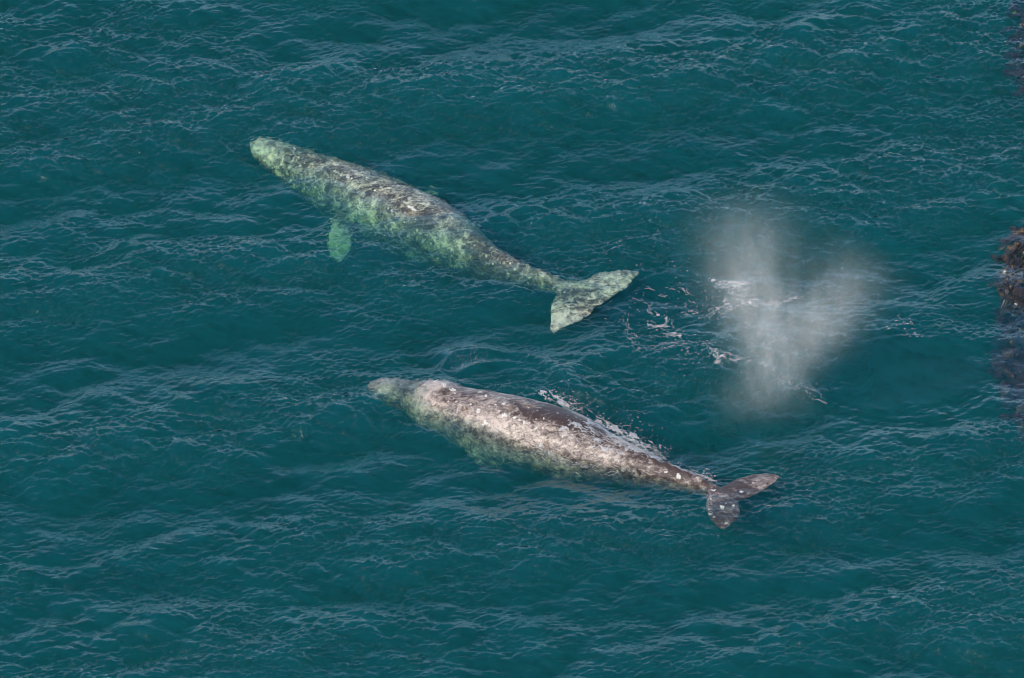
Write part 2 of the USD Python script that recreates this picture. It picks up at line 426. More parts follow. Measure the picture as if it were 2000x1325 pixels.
def whale_body(parts, sp, seed, bump=0.018):
    solid = None
    for t in parts:
        m_ = man(t)
        if m_.is_empty():
            print('empty part', m_.status(), t.is_watertight)
            continue
        solid = m_ if solid is None else solid + m_
    solid = solid.refine_to_length(0.085)
    mm = solid.to_mesh()
    t = trimesh.Trimesh(mm.vert_properties[:, :3], mm.tri_verts, process=False)
    trimesh.smoothing.filter_taubin(t, lamb=0.5, nu=0.53, iterations=4)
    q = np.linspace(0, 1, 400); c = sp(q)
    i = cKDTree(c).query(t.vertices)[1]
    sv = q[i]; ridge = np.exp(-((np.hypot(*(t.vertices[:, :2] - c[i, :2]).T)) / 0.13) ** 2) * (t.vertices[:, 2] > c[i, 2])
    t.vertices[:, 2] += ridge * sstep(0.60, 0.68, sv) * (1 - sstep(0.88, 0.93, sv)) * 0.07 * np.abs(np.sin(sv * 2 * np.pi * 16)) ** 1.5
    t.vertices[:, 2] += 0.07 * np.exp(-((sv - 0.145) / 0.012) ** 2) * np.exp(-((np.hypot(*(t.vertices[:, :2] - c[i, :2]).T)) / 0.22) ** 2) * (t.vertices[:, 2] > c[i, 2])
    n = meshkit.fbm(t.vertices * 2.2, 4, seed) - 0.5
    n2 = meshkit.fbm(t.vertices * 5.0, 3, seed + 5) - 0.5
    deep = 0.35 + sstep(0.0, -0.7, t.vertices[:, 2])
    t.vertices = t.vertices + t.vertex_normals * (bump * 2.0 * n + bump * 2.6 * n2 * deep)[:, None]
    return t


RAD = [(0, .06, .05), (.012, .26, .20), (.04, .43, .32), (.09, .56, .44), (.15, .66, .58), (.22, .78, .76), (.30, .92, .90), (.40, 1.0, .98), (.48, 1.0, .98),
       (.56, .90, .92), (.64, .70, .76), (.72, .50, .60), (.80, .34, .44), (.87, .24, .32), (.93, .18, .22), (.97, .19, .14), (1.0, .18, .07)]
rad_at = lambda s: float(PchipInterpolator([r[0] for r in RAD], [r[2] for r in RAD])(s))


def stations(px, top, scale):
    """Body axis through pixel points; top(s) = height of the back above the mean sea."""
    n = len(px); out = []
    g = ground(px); t = np.concatenate([[0], np.cumsum(np.linalg.norm(np.diff(g, axis=0), axis=1))]); t /= t[-1]
    for (u, v), s in zip(px, t):
        out.append(P(u, v, top(s) - rad_at(s) * scale))
    return out


def lin(*kn):
    xs, ys = zip(*kn)
    return lambda s: float(np.interp(s, xs, ys))


# first whale: just below the surface
W1 = [(489, 282), (550, 312), (620, 350), (700, 392), (780, 432), (850, 464), (910, 494), (970, 522), (1040, 545), (1085, 556), (1125, 572)]
top1 = lin((0, -.30), (.1, -.14), (.3, -.09), (.5, -.09), (.62, -.14), (.8, -.09), (.9, -.12), (1, -.16))
r1 = [(s, w * 1.06, q * 1.06) for s, w, q in RAD]
b1m, sp1, _ = loft(stations(W1, top1, 1.06), r1)
FL1 = [(1075, 551), (1100, 546), (1125, 549), (1145, 548), (1165, 537), (1192, 530), (1220, 529), (1250, 531), (1240, 543), (1222, 562), (1200, 577), (1180, 590), (1162, 598), (1158, 604),
       (1153, 614), (1135, 624), (1112, 635), (1092, 644), (1080, 653), (1075, 640), (1076, 618), (1075, 604), (1083, 588), (1088, 570), (1078, 560)]
fl1 = fin(FL1, lambda u, v: -0.19 - 0.10 * (v - 530) / 120, 0.07, seed=1, ragged=0.045)
NF1 = [(672, 380), (700, 400), (690, 440), (688, 465), (683, 490), (674, 506), (662, 514), (650, 506), (642, 488), (641, 465), (650, 430)]
nf1 = fin(NF1, lambda u, v: -0.95 - 0.35 * (v - 400) / 115, 0.08, seed=2, ragged=0.05)
FF1 = [(770, 400), (800, 420), (845, 392), (858, 378), (845, 371), (820, 376)]
ff1 = fin(FF1, lambda u, v: -0.9 - 0.2 * (400 - v) / 30, 0.08, seed=3, ragged=0.015)
t1 = whale_body([b1m, fl1, nf1, ff1], sp1, 31, 0.028)

# second whale: its back out of the water
W2 = [(719, 758), (775, 768), (840, 788), (905, 812), (970, 834), (1050, 854), (1130, 880), (1210, 905), (1290, 928), (1360, 948), (1400, 962), (1432, 974)]
top2 = lin((0, -.24), (.05, -.10), (.10, -.04), (.125, .0), (.15, .14), (.3, .42), (.45, .46), (.6, .32), (.7, .14), (.8, .06), (.9, .10), (1, .10))
R2 = [(0, .07, .06), (.012, .27, .22), (.04, .39, .31), (.08, .46, .38), (.12, .53, .46), (.15, .66, .60), (.19, .78, .74)] + [(s, w * (0.97 if s < 0.6 else 0.90), q * (0.97 if s < 0.6 else 0.90)) for s, w, q in RAD if s > 0.2]
b2m, sp2, _ = loft(stations(W2, top2, 0.95), R2)
FL2 = [(1385, 953), (1405, 956), (1420, 946), (1440, 936), (1468, 928), (1498, 924), (1527, 930), (1512, 942), (1492, 957), (1470, 970), (1448, 975), (1440, 980),
       (1445, 990), (1443, 1003), (1436, 1016), (1424, 1027), (1414, 1036), (1400, 1028), (1390, 1016), (1382, 1002), (1378, 984), (1381, 968)]
fl2 = fin(FL2, lambda u, v: 0.10 - 0.12 * (v - 930) / 100, 0.07, seed=4, ragged=0.035)
NF2 = [(890, 830), (930, 850), (968, 890), (984, 912), (972, 926), (950, 922), (925, 902), (900, 870)]
nf2 = fin(NF2, lambda u, v: -0.75 - 0.5 * (v - 840) / 75, 0.09, seed=5, ragged=0.03)
t2 = whale_body([b2m, fl2, nf2], sp2, 47, 0.034)


def along(t, sp):
    q = np.linspace(0, 1, 240); c = sp(q)
    d, i = cKDTree(c).query(t.vertices)
    return q[i], t.vertices[:, 2] - c[i, 2], d


def pale1(t):
    s, dz, d = along(t, sp1)
    p = 0.16 * np.exp(-((s - 0.02) / 0.06) ** 2) + 0.10 * np.exp(-((s - 0.3) / 0.12) ** 2)
    p += (0.30 * sstep(0.35, 1.3, d) - 0.05) * (s > 0.93) + 0.9 * (meshkit.fbm(t.vertices * 3.0, 3, 77) - 0.5) * (s > 0.93)
    out = d - np.interp(s, [r[0] for r in RAD], [r[1] for r in RAD])
    p += (0.85 * sstep(0.40, 0.8, out) - 0.25 * sstep(0.0, 0.15, out)) * (s < 0.6)
    p += -0.10 * np.exp(-((s - 0.75) / 0.1) ** 2)
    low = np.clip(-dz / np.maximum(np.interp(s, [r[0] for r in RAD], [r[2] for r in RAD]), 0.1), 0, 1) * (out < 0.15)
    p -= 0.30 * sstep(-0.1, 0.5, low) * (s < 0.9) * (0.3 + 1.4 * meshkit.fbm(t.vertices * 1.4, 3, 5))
    return p - 0.95


def pale2(t):
    s, dz, d = along(t, sp2)
    r = np.interp(s, [q[0] for q in RAD], [q[2] for q in RAD])
    p = 0.16 * np.exp(-((s - 0.04) / 0.04) ** 2) - 0.1 * np.exp(-((s - 0.105) / 0.02) ** 2) + 0.34 * np.exp(-((s - 0.165) / 0.03) ** 2) + 0.16 * np.exp(-((s - 0.35) / 0.2) ** 2)
    ridge = np.clip(dz / np.maximum(r, 0.1), -1, 1)
    lat = (meshkit.fbm(t.vertices * np.array([2.0, 2.0, 2.0]), 3, 9) - 0.5) * 0.25
    p -= (0.50 - 1.2 * np.clip(meshkit.fbm(t.vertices * 6.0, 3, 19) - 0.52, 0, 1)) * sstep(0.84, 0.97, ridge + lat) * sstep(0.34, 0.52, s) * (1 - sstep(0.8, 0.9, s))
    p += 0.14 * sstep(0.3, 0.6, ridge) * (1 - sstep(0.75, 0.9, ridge + lat)) * sstep(0.2, 0.3, s) * (1 - sstep(0.6, 0.75, s))
    p -= 0.08 * sstep(0.7, 0.85, s)
    out = d - np.interp(s, [q[0] for q in RAD], [q[1] for q in RAD])
    p += (0.85 * sstep(0.40, 0.8, out) - 0.25 * sstep(0.0, 0.15, out)) * (s < 0.6)
    return p - 1.0


wh1 = thing('gray_whale', label='pale mottled whale swimming wholly under the surface, farther up the picture', category='whale')
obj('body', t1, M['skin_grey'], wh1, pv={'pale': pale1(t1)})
wh2 = thing('gray_whale', label='brownish grey whale with its wet back out of the water and white splashes', category='whale')
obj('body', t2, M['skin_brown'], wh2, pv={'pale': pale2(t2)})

# ------------------------------------------------------------------ heights to lay things on
WG = 0.05
wx, wy = np.arange(-9, 12, WG), np.arange(-9, 12, WG)
whale_top = np.full((len(wy), len(wx)), -5.0)
for t in (t1, t2):
    np.random.seed(3); fine = np.asarray(t.sample(160000))
    ii = np.clip(((fine[:, 1] + 9) / WG).astype(int), 0, len(wy) - 1); jj = np.clip(((fine[:, 0] + 9) / WG).astype(int), 0, len(wx) - 1)
    np.maximum.at(whale_top, (ii, jj), fine[:, 2])


def surf(x, y):
    """Height of what lies uppermost at ground points: the sea with its shifted crests, or a whale's back."""
    x, y = np.asarray(x, float), np.asarray(y, float)
    qx, qy = x.copy(), y.copy()
    at = lambda a: ndimage.map_coordinates(a, [(qy - gx[0]) / DX, (qx - gx[0]) / DX], order=1, mode='wrap')
    for _ in range(5):
        qx, qy = x - at(ox), y - at(oy)
    z = at(h)
    w = ndimage.map_coordinates(whale_top, [(y + 9) / WG, (x + 9) / WG], order=1, cval=-5.0)
    return np.maximum(z, w)


# ------------------------------------------------------------------ foam
M['foam'] = usdkit.material(stage, '/World/Looks/foam', {
    'g': ('geometry', {}), 'n': ('noise_texture', {'scale': 22.0, 'detail': 4.0, 'roughness': 0.7}),
    'm': ('map_range', {'from_min': 0.34, 'from_max': 0.62, 'to_min': 0.12, 'to_max': 0.85, 'clamp': True}),
    't': ('transparent_bsdf', {}),
    'p': ('principled_bsdf', {'base_color': (0.58, 0.57, 0.54), 'roughness': 0.7, 'specular_ior_level': 0.3}), 'x': ('mix_closure', {})},
    [('g.position', 'n.vector'), ('n.fac', 'm.value'), ('m.result', 'x.fac'), ('t.BSDF', 'x.closure1'), ('p.BSDF', 'x.closure2')], surface='x.closure')
ICO = trimesh.creation.icosphere(1, 1.0); OCT = trimesh.creation.icosphere(0, 1.0)


def flecks(xy, r, seed, flat=0.5, lift=0.0):
    g = np.random.default_rng(seed)
    z = surf(xy[:, 0], xy[:, 1]) + lift
    r = r * np.ones(len(xy))
    v = OCT.vertices[None] * r[:, None, None] * (1 + 0.35 * g.uniform(-1, 1, (len(xy), len(OCT.vertices), 1)))
    v[..., 2] *= flat
    st = g.uniform(0.8, 1.9, len(xy)); v[..., 0] *= st[:, None]
    v = v + np.c_[xy, z + 0.3 * r][:, None]
    f = OCT.faces[None] + (np.arange(len(xy)) * len(OCT.vertices))[:, None, None]
    return v.reshape(-1, 3), f.reshape(-1, 3)


def lace(strokes, box_, seed, scale=0.22, thr=0.5, step=0.02, fill=0.3, sweep=False):
    """A sheet of foam with holes: strokes are (pixel points, width in metres, weight)."""
    c = np.array([P(u, v)[:2] for u, v in ((box_[0], box_[1]), (box_[2], box_[1]), (box_[0], box_[3]), (box_[2], box_[3]))])
    X, Y = np.meshgrid(np.arange(c[:, 0].min(), c[:, 0].max(), step), np.arange(c[:, 1].min(), c[:, 1].max(), step))
    m = np.zeros(X.shape)
    for px, w, k in strokes:
        d, t = near_line(curve(px, 4) if len(px) > 2 else ground(px), X, Y)
        m = np.maximum(m, k * np.exp(-(d / w) ** 2))
    wx_ = X + 0.25 * (fbm2(X, Y, 0.5, seed + 1) - 0.5); wy_ = Y + 0.25 * (fbm2(X, Y, 0.5, seed + 2) - 0.5)
    n = fbm2(wx_, wy_, scale, seed, 4)
    if sweep:
        ca, sa = math.cos(-0.55), math.sin(-0.55)
        n = fbm2((wx_ * ca + wy_ * sa) / 3.0, (-wx_ * sa + wy_ * ca), scale, seed, 4)
    ridge = np.clip(1 - np.abs(2 * n - 1) * 5.0, 0, 1)
    clump = sstep(0.50, 0.72, fbm2(X + 3.1, Y, scale * 1.3, seed + 5, 3))
    fine = fbm2(X, Y, 0.07, seed + 9, 2)
    f = m * (0.10 + 0.62 * ridge + fill * clump * (0.3 + 1.4 * fine) + 0.9 * (fine - 0.5))
    z = surf(X, Y) + 0.012 + 0.05 * np.clip(f - thr, 0, 1)
    on = f > thr
    I = np.arange(X.size).reshape(X.shape)
    q = on[:-1, :-1] & on[1:, 1:] & on[:-1, 1:] & on[1:, :-1]
    a, b, c_, d_ = I[:-1, :-1][q], I[:-1, 1:][q], I[1:, 1:][q], I[1:, :-1][q]
    F = np.concatenate([np.stack([a, b, c_], -1), np.stack([a, c_, d_], -1)])
    u, inv = np.unique(F, return_inverse=True)
    V = np.stack([X, Y, z], -1).reshape(-1, 3)[u]
    return V, inv.reshape(-1, 3)


def scatter(strokes, n, seed):
    g = np.random.default_rng(seed); out = []
    wsum = sum(k for _, _, k in strokes)
    for px, w, k in strokes:
        c = curve(px, 6) if len(px) > 2 else np.linspace(*ground(px), 12)
        m = int(n * k / wsum)
        i = g.uniform(0, len(c) - 1.001, m); j = i.astype(int); p = c[j] + (c[j + 1] - c[j]) * (i - j)[:, None]
        out.append(p + g.normal(size=(m, 2)) * w * np.array([1.0, 1.0]))
    return np.concatenate(out)


def join(*ms):
    v, f, n = [], [], 0
    for a, b in ms:
        v.append(a); f.append(b + n); n += len(a)
    return np.concatenate(v), np.concatenate(f)


def strands(lines, seed):
    """Thin wiggling foam threads: (pixel points, spread in metres, number, length in metres, widest)."""
    g = np.random.default_rng(seed); out = []
    for px, spread, n, length, wmax in lines:
        c = curve(px, 8) if len(px) > 2 else np.linspace(*ground(px), 16)
        tot = np.linalg.norm(np.diff(c, axis=0), axis=1).sum()
        for _ in range(int(n * 1.3)):
            ln = min(1.0, length * g.uniform(0.4, 1.4) / tot)
            t0 = g.uniform(0, 1 - ln) if ln < 1 else 0
            m = max(6, int(ln * tot / 0.025))
            i = np.linspace(t0, t0 + ln, m) * (len(c) - 1.001)
            j = i.astype(int); p = c[j] + (c[j + 1] - c[j]) * (i - j)[:, None]
            off = g.normal(size=2) * spread
            wob = np.stack([meshkit.fbm(np.c_[p * 3.5, np.full(m, g.uniform(0, 99))], 4) - 0.5 for _ in (0, 1)], -1)
            p = p + off + wob * 0.45
            w = 0.36 * wmax * np.clip(1.7 * meshkit.fbm(np.c_[p * 9.0, np.full(m, g.uniform(0, 99))], 3) - 0.55, 0, 1) * np.sin(np.pi * np.linspace(0.03, 0.97, m)) ** 0.5
            d = np.gradient(p, axis=0); d /= np.linalg.norm(d, axis=1, keepdims=True) + 1e-9
            side = np.c_[-d[:, 1], d[:, 0]] * (w / 2)[:, None]
            z = surf(p[:, 0], p[:, 1])
            v = np.stack([np.c_[p + side, z + 0.006], np.c_[p, z + 0.012 + 0.35 * w], np.c_[p - side, z + 0.006]], 1).reshape(-1, 3)
            ok = (w[:-1] > 0.004) & (w[1:] > 0.004)
            b_ = np.where(ok)[0] * 3
            f = np.concatenate([np.stack([b_ + q, b_ + q + 1, b_ + q + 4], -1) for q in (0, 1)] + [np.stack([b_ + q, b_ + q + 4, b_ + q + 3], -1) for q in (0, 1)]) if len(b_) else np.zeros((0, 3), int)
            if len(f):
                f = f[:, ::-1]
                u_, inv = np.unique(f, return_inverse=True)
                out.append((v[u_], inv.reshape(-1, 3)))
    return join(*out)


def foam(label, strokes, box_, seed, thr, nfl, fr=(0.004, 0.017), scale=0.22, fs=None, name='foam', fill=0.3, sweep=False, st=None):
    g = np.random.default_rng(seed + 100)
    parts = []
    if thr is not None:
        parts.append(lace(strokes, box_, seed, scale, thr, fill=fill, sweep=sweep))
    if nfl:
        xy = scatter(fs or strokes, nfl, seed)
        parts.append(flecks(xy, fr[0] + (fr[1] - fr[0]) * g.uniform(0, 1, len(xy)) ** 2.5, seed))
    if st:
        parts.append(strands(st, seed + 50))
    obj(name, join(*parts), M['foam'], smooth=True, label=label, category='foam', kind='stuff')


foam('thin curls of white foam on the water right of the pale whale\'s flukes',
     [([(1234, 605), (1228, 635), (1250, 655)], .10, .9), ([(1268, 586), (1274, 606), (1288, 614)], .10, 1.1), ([(1266, 630), (1284, 634), (1306, 618)], .13, 1.35),
      ([(1303, 648), (1332, 658)], .14, 1.2), ([(1335, 608), (1362, 606)], .10, 1.1), ([(1290, 588), (1310, 600)], .08, .9), ([(1330, 560), (1352, 572)], .10, 1.0)],
     (1200, 540, 1400, 700), 61, 0.56, 420,
     st=[([(1236, 600), (1228, 635), (1254, 658)], .03, 4, .8, .05), ([(1268, 584), (1274, 606), (1292, 616)], .03, 5, .6, .06), ([(1262, 626), (1284, 634), (1308, 616)], .05, 9, .7, .10), ([(1300, 646), (1334, 660)], .06, 6, .5, .08),
         ([(1332, 609), (1364, 605)], .05, 5, .5, .06), ([(1325, 556), (1354, 574)], .05, 5, .5, .06), ([(1240, 560), (1300, 575), (1350, 600)], .35, 16, .4, .04), ([(1270, 690), (1320, 672), (1385, 700)], .3, 14, .5, .04),
         ([(1225, 590), (1222, 640), (1262, 690), (1330, 705)], .06, 8, .9, .035)],
     fs=[([(1210, 500), (1260, 490), (1310, 495)], .5, 1.0), ([(1250, 560), (1300, 600), (1360, 640)], .75, 1.6), ([(1340, 520), (1365, 560), (1370, 640)], .5, 1.0), ([(1280, 640), (1330, 680), (1390, 700)], .45, 1.0)])
foam('lacy foam streaks under the left edge of the hanging blow',
     [([(1395, 545), (1430, 552), (1460, 545)], .26, .95), ([(1425, 570), (1440, 560), (1455, 575)], .25, 1.05), ([(1390, 612), (1420, 592), (1450, 585), (1480, 596)], .22, 1.0),
      ([(1480, 590), (1520, 580), (1560, 575)], .12, .9)], (1370, 520, 1600, 640), 62, 0.52, 420,
     st=[([(1392, 545), (1430, 553), (1470, 548)], .14, 20, .6, .07), ([(1415, 585), (1440, 562), (1465, 556)], .14, 18, .5, .06), ([(1385, 622), (1420, 594), (1455, 584), (1490, 594)], .10, 26, .8, .06), ([(1470, 592), (1520, 581), (1570, 574)], .08, 10, .7, .04), ([(1370, 560), (1395, 590), (1400, 620)], .12, 8, .5, .04)])
foam('bright foam spot and trailing foam line below the hanging blow',
     [([(1395, 706), (1418, 708), (1430, 700)], .2, 1.25), ([(1380, 690), (1400, 716)], .13, .9), ([(1430, 715), (1470, 728)], .10, .85), ([(1530, 745), (1548, 758)], .10, .95)],
     (1350, 660, 1640, 800), 63, 0.55, 380,
     st=[([(1390, 712), (1418, 706), (1440, 712)], .12, 18, .4, .08), ([(1375, 680), (1395, 700), (1410, 722)], .08, 8, .5, .05), ([(1420, 716), (1480, 728), (1550, 756), (1625, 785)], .07, 16, .7, .035)],
     fs=[([(1290, 660), (1350, 690), (1400, 720)], .4, 1.3), ([(1400, 712), (1480, 728), (1550, 755), (1610, 775)], .16, 1.0)])
foam('sprinkle of tiny golden bubbles beyond the brown whale\'s head', [([(885, 712), (905, 704), (940, 700)], .22, 1.0)], (860, 690, 960, 730), 64, None, 130, (0.005, 0.012))
foam('few pale bubbles along the far rim of the smooth slick', [([(1745, 640), (1765, 632), (1785, 634)], .2, 1.0), ([(1755, 662), (1785, 658), (1820, 660)], .10, 1.0)], (1740, 620, 1840, 670), 65, None, 50, (0.010, 0.022))
foam('white splash streaming off the far side of the brown whale\'s back',
     [([(1062, 782), (1090, 792), (1125, 798)], .22, 1.0), ([(1135, 828), (1165, 840), (1200, 858), (1240, 875), (1275, 892)], .34, 1.25), ([(1175, 825), (1215, 845), (1262, 862)], .24, 1.0),
      ([(1195, 862), (1240, 880), (1272, 893)], .2, 1.5), ([(1090, 800), (1130, 818)], .16, .85)],
     (1020, 760, 1330, 910), 66, 0.36, 1000,
     st=[([(1130, 822), (1180, 838), (1240, 866), (1292, 894)], .20, 70, .8, .09), ([(1180, 855), (1240, 876), (1296, 896)], .13, 50, .7, .10), ([(1190, 828), (1230, 845), (1275, 872), (1300, 890)], .22, 30, .5, .05), ([(1062, 780), (1095, 792), (1145, 804)], .14, 26, .4, .07)], scale=0.2, name='splash', fill=0.6, sweep=True,
     fs=[([(1080, 785), (1125, 795), (1145, 803)], .22, 1.0), ([(1170, 830), (1225, 850), (1270, 872), (1290, 890)], .42, 2.2), ([(1280, 888), (1300, 892)], .2, .4)])
foam('white water washing over the near flank of the brown whale',
     [([(1105, 862), (1135, 862), (1165, 876), (1215, 890)], .26, 1.05), ([(1120, 855), (1150, 860)], .2, 1.2), ([(1040, 870), (1090, 885), (1130, 895)], .24, .72)],
     (1000, 830, 1260, 925), 67, 0.40, 260,
     st=[([(1100, 856), (1150, 866), (1235, 900)], .16, 40, .5, .07), ([(1020, 866), (1080, 884), (1160, 905), (1230, 915)], .14, 26, .6, .04)], scale=0.15, fr=(0.005, 0.014), name='splash', fill=0.5, sweep=True)
foam('narrow white wash beside the brown whale\'s tail stock',
     [([(1315, 912), (1340, 922), (1365, 932), (1394, 939)], .12, 1.35)], (1295, 895, 1410, 950), 68, 0.42, 120, st=[([(1312, 911), (1345, 922), (1396, 939)], .07, 34, .7, .08)], scale=0.2, fill=0.8, fr=(0.008, 0.02), name='splash',
     fs=[([(1330, 910), (1360, 918), (1385, 930)], .16, 1.0)])

# ------------------------------------------------------------------ barnacles
M['barnacle'] = usdkit.material(stage, '/World/Looks/barnacle', {
    'g': ('geometry', {}), 'n': ('noise_texture', {'scale': 40.0, 'detail': 3.0}),
    'r': ('rgb_ramp', {'ramp': [(0.3, (0.40, 0.36, 0.28)), (0.6, (0.72, 0.68, 0.60))]}),
    'p': ('principled_bsdf', {'roughness': 0.7})}, [('g.position', 'n.vector'), ('n.fac', 'r.fac'), ('r.color', 'p.base_color')], surface='p.BSDF')


def cast(t, u, v):
    tt = WIDTH_AT / DIST / 2000.0
    d = FWD + RIGHT * (u - 1000.0) * tt + UP * (662.5 - v) * tt; d /= np.linalg.norm(d)
    A, B, C = (t.vertices[t.faces[:, k]] for k in range(3))
    e1, e2 = B - A, C - A
    pv_ = np.cross(d, e2); det = (e1 * pv_).sum(1); det = np.where(abs(det) < 1e-12, 1e-12, det)
    tv = CAM - A; uu = (tv * pv_).sum(1) / det
    qv = np.cross(tv, e1); vv = (d * qv).sum(1) / det; w = (e2 * qv).sum(1) / det
    ok = (uu >= 0) & (vv >= 0) & (uu + vv <= 1) & (w > 0)
    if not ok.any():
        return None, None
    k = np.where(ok)[0][np.argmin(w[ok])]
    return CAM + d * w[k], t.face_normals[k]


def barnacles(t, parent, spots, seed):
    g = np.random.default_rng(seed)
    dome_ = trimesh.creation.icosphere(1, 1.0)
    for u, v, ra, rb in spots:
        p, n = cast(t, u, v)
        if p is None:
            continue
        ex = np.cross([0, 0, 1.0], n); ex /= np.linalg.norm(ex); ey = np.cross(n, ex)
        k = int(5 + 60 * (ra + rb))
        ms = []
        for _ in range(k):
            q = g.normal(size=2) * 0.45; q /= max(1, np.linalg.norm(q))
            r = g.uniform(0.25, 0.5) * min(ra, rb) + 0.006
            c = p + ex * q[0] * ra + ey * q[1] * rb
            vv = dome_.vertices * r * (1 + 0.25 * g.uniform(-1, 1, (len(dome_.vertices), 1)))
            vv = vv[:, :1] * ex + vv[:, 1:2] * ey + 0.7 * vv[:, 2:] * n + c
            ms.append((vv, dome_.faces))
        obj('barnacle_patch', join(*ms), M['barnacle'], parent)


barnacles(t2, wh2, [(947, 827, .075, .075), (985, 812, .07, .07), (984, 789, .05, .04), (950, 773, .07, .04), (934, 803, .05, .05), (1005, 817, .045, .04), (1023, 826, .045, .05),
                    (1015, 821, .03, .03), (968, 791, .03, .03), (919, 790, .03, .03), (937, 766, .06, .03), (1048, 836, .03, .03), (1325, 932, .09, .07), (1300, 922, .05, .03),
                    (1410, 990, .08, .05), (1395, 958, .07, .03), (1432, 988, .04, .04), (1447, 962, .05, .05), (1388, 1005, .05, .03), (1388, 975, .04, .02), (1418, 1022, .06, .03),
                    (884, 762, .09, .06), (868, 752, .10, .05), (850, 745, .09, .04), (1062, 818, .03, .03), (1100, 852, .03, .03)], 5)
barnacles(t1, wh1, [(895, 484, .15, .06), (733, 357, .05, .03), (805, 408, .16, .06), (680, 345, .09, .05), (655, 322, .07, .04), (765, 412, .05, .03), (575, 290, .06, .04), (1210, 538, .08, .04),  # first spot: a bright white bar, built as a barnacle cluster
                    (1180, 545, .05, .03), (1090, 632, .06, .04), (1110, 600, .05, .03)], 6)

# ------------------------------------------------------------------ the blow
BASE = P(1492, 800, 0.25)
TOPS = [P(1450, 400, 4.6), P(1690, 500, 3.8), P(1535, 560, 2.8)]
LOBES = [(BASE, TOPS[0], 0.85, 0.17, 1.0), (BASE, TOPS[1], 0.58, 0.17, 1.15), (BASE, TOPS[2], 0.75, 0.24, 0.9), (P(1410, 815, 0.3), P(1590, 740, 1.2), 1.15, 0.0, 0.34)]
RISE = [(-0.1, 3.6), (-0.1, 3.4), (-0.5, 2.2), (-0.6, 1.0)]
nodes = {'g': ('geometry', {}), 'mp': ('mapping', {'scale': (1.0, 1.0, 0.34), 'rotation': (0.0, 0.25, 0.0)}), 'n': ('noise_texture', {'scale': 2.6, 'detail': 6.0, 'roughness': 0.68, 'distortion': 0.4}),
         'nm': ('map_range', {'from_min': 0.32, 'from_max': 0.70, 'to_min': 0.10, 'to_max': 1.7, 'clamp': True})}
links = [('g.position', 'mp.vector'), ('mp.vector', 'n.vector'), ('n.fac', 'nm.value')]
last = None
for i, (p0, p1, ra, gr, k) in enumerate(LOBES):
    L = np.linalg.norm(p1 - p0); d = (p1 - p0) / L
    q = f'l{i}_'
    nodes.update({q + 'sub': ('vector_math', {'math_type': 'subtract', 'vector2': tuple(p0)}),
                  q + 'dot': ('vector_math', {'math_type': 'dot_product', 'vector2': tuple(d)}),
                  q + 'along': ('vector_math', {'math_type': 'scale', 'vector1': tuple(d)}),
                  q + 'perp': ('vector_math', {'math_type': 'subtract'}),
                  q + 'len': ('vector_math', {'math_type': 'length'}),
                  q + 'rad': ('math', {'math_type': 'multiply_add', 'value2': gr, 'value3': ra}),
                  q + 'div': ('math', {'math_type': 'divide'}),
                  q + 'sq': ('math', {'math_type': 'power', 'value2': 2.0}),
                  q + 'neg': ('math', {'math_type': 'multiply', 'value2': -2.4}),
                  q + 'exp': ('math', {'math_type': 'exponent'}),
                  q + 'up': ('map_range', {'range_type': 'smoothstep', 'from_min': RISE[i][0], 'from_max': RISE[i][1], 'to_min': 0.0, 'to_max': k, 'clamp': True}),
                  q + 'dn': ('map_range', {'range_type': 'smoothstep', 'from_min': L * 0.5, 'from_max': L * 1.12, 'to_min': 1.0, 'to_max': 0.0, 'clamp': True}),
                  q + 'm1': ('math', {'math_type': 'multiply'}), q + 'm2': ('math', {'math_type': 'multiply'})})
    links += [('g.position', q + 'sub.vector1'), (q + 'sub.vector', q + 'dot.vector1'), (q + 'dot.value', q + 'along.scale'), (q + 'sub.vector', q + 'perp.vector1'), (q + 'along.vector', q + 'perp.vector2'),
              (q + 'perp.vector', q + 'len.vector1'), (q + 'dot.value', q + 'rad.value1'), (q + 'len.value', q + 'div.value1'), (q + 'rad.value', q + 'div.value2'), (q + 'div.value', q + 'sq.value1'),
              (q + 'sq.value', q + 'neg.value1'), (q + 'neg.value', q + 'exp.value1'), (q + 'dot.value', q + 'up.value'), (q + 'dot.value', q + 'dn.value'),
              (q + 'exp.value', q + 'm1.value1'), (q + 'up.result', q + 'm1.value2'), (q + 'm1.value', q + 'm2.value1'), (q + 'dn.result', q + 'm2.value2')]
    if last:
        nodes[q + 'sum'] = ('math', {'math_type': 'add'})
        links += [(last, q + 'sum.value1'), (q + 'm2.value', q + 'sum.value2')]
        last = q + 'sum.value'
    else:
        last = q + 'm2.value'
nodes.update({'mn': ('math', {'math_type': 'multiply'}), 'dens': ('math', {'math_type': 'multiply', 'value2': 0.165}),
              'v': ('principled_volume', {'color': (0.99, 0.92, 0.83), 'anisotropy': -0.45})})
links += [(last, 'mn.value1'), ('nm.result', 'mn.value2'), ('mn.value', 'dens.value1'), ('dens.value', 'v.density')]
M['mist'] = usdkit.material(stage, '/World/Looks/mist', nodes, links, volume='v.volume')
hulls = None
for p0, p1, ra, gr, k in LOBES:
    L = np.linalg.norm(p1 - p0)
    balls = [Manifold.sphere(max(0.1, (ra + gr * t * L) * 1.5), 20).translate(tuple(p0 + (p1 - p0) * t)) for t in (0.0, 0.5, 1.0)]
    hh_ = Manifold.batch_hull(balls)
    hulls = hh_ if hulls is None else hulls + hh_
hulls = hulls.trim_by_plane((0, 0, 1), 0.40)
blow = thing('whale_blow', label='heart shaped grey mist of a whale\'s blow hanging over the water', category='blow')
obj('mist', hulls, M['mist'], blow)
g = np.random.default_rng(91)
pts = []
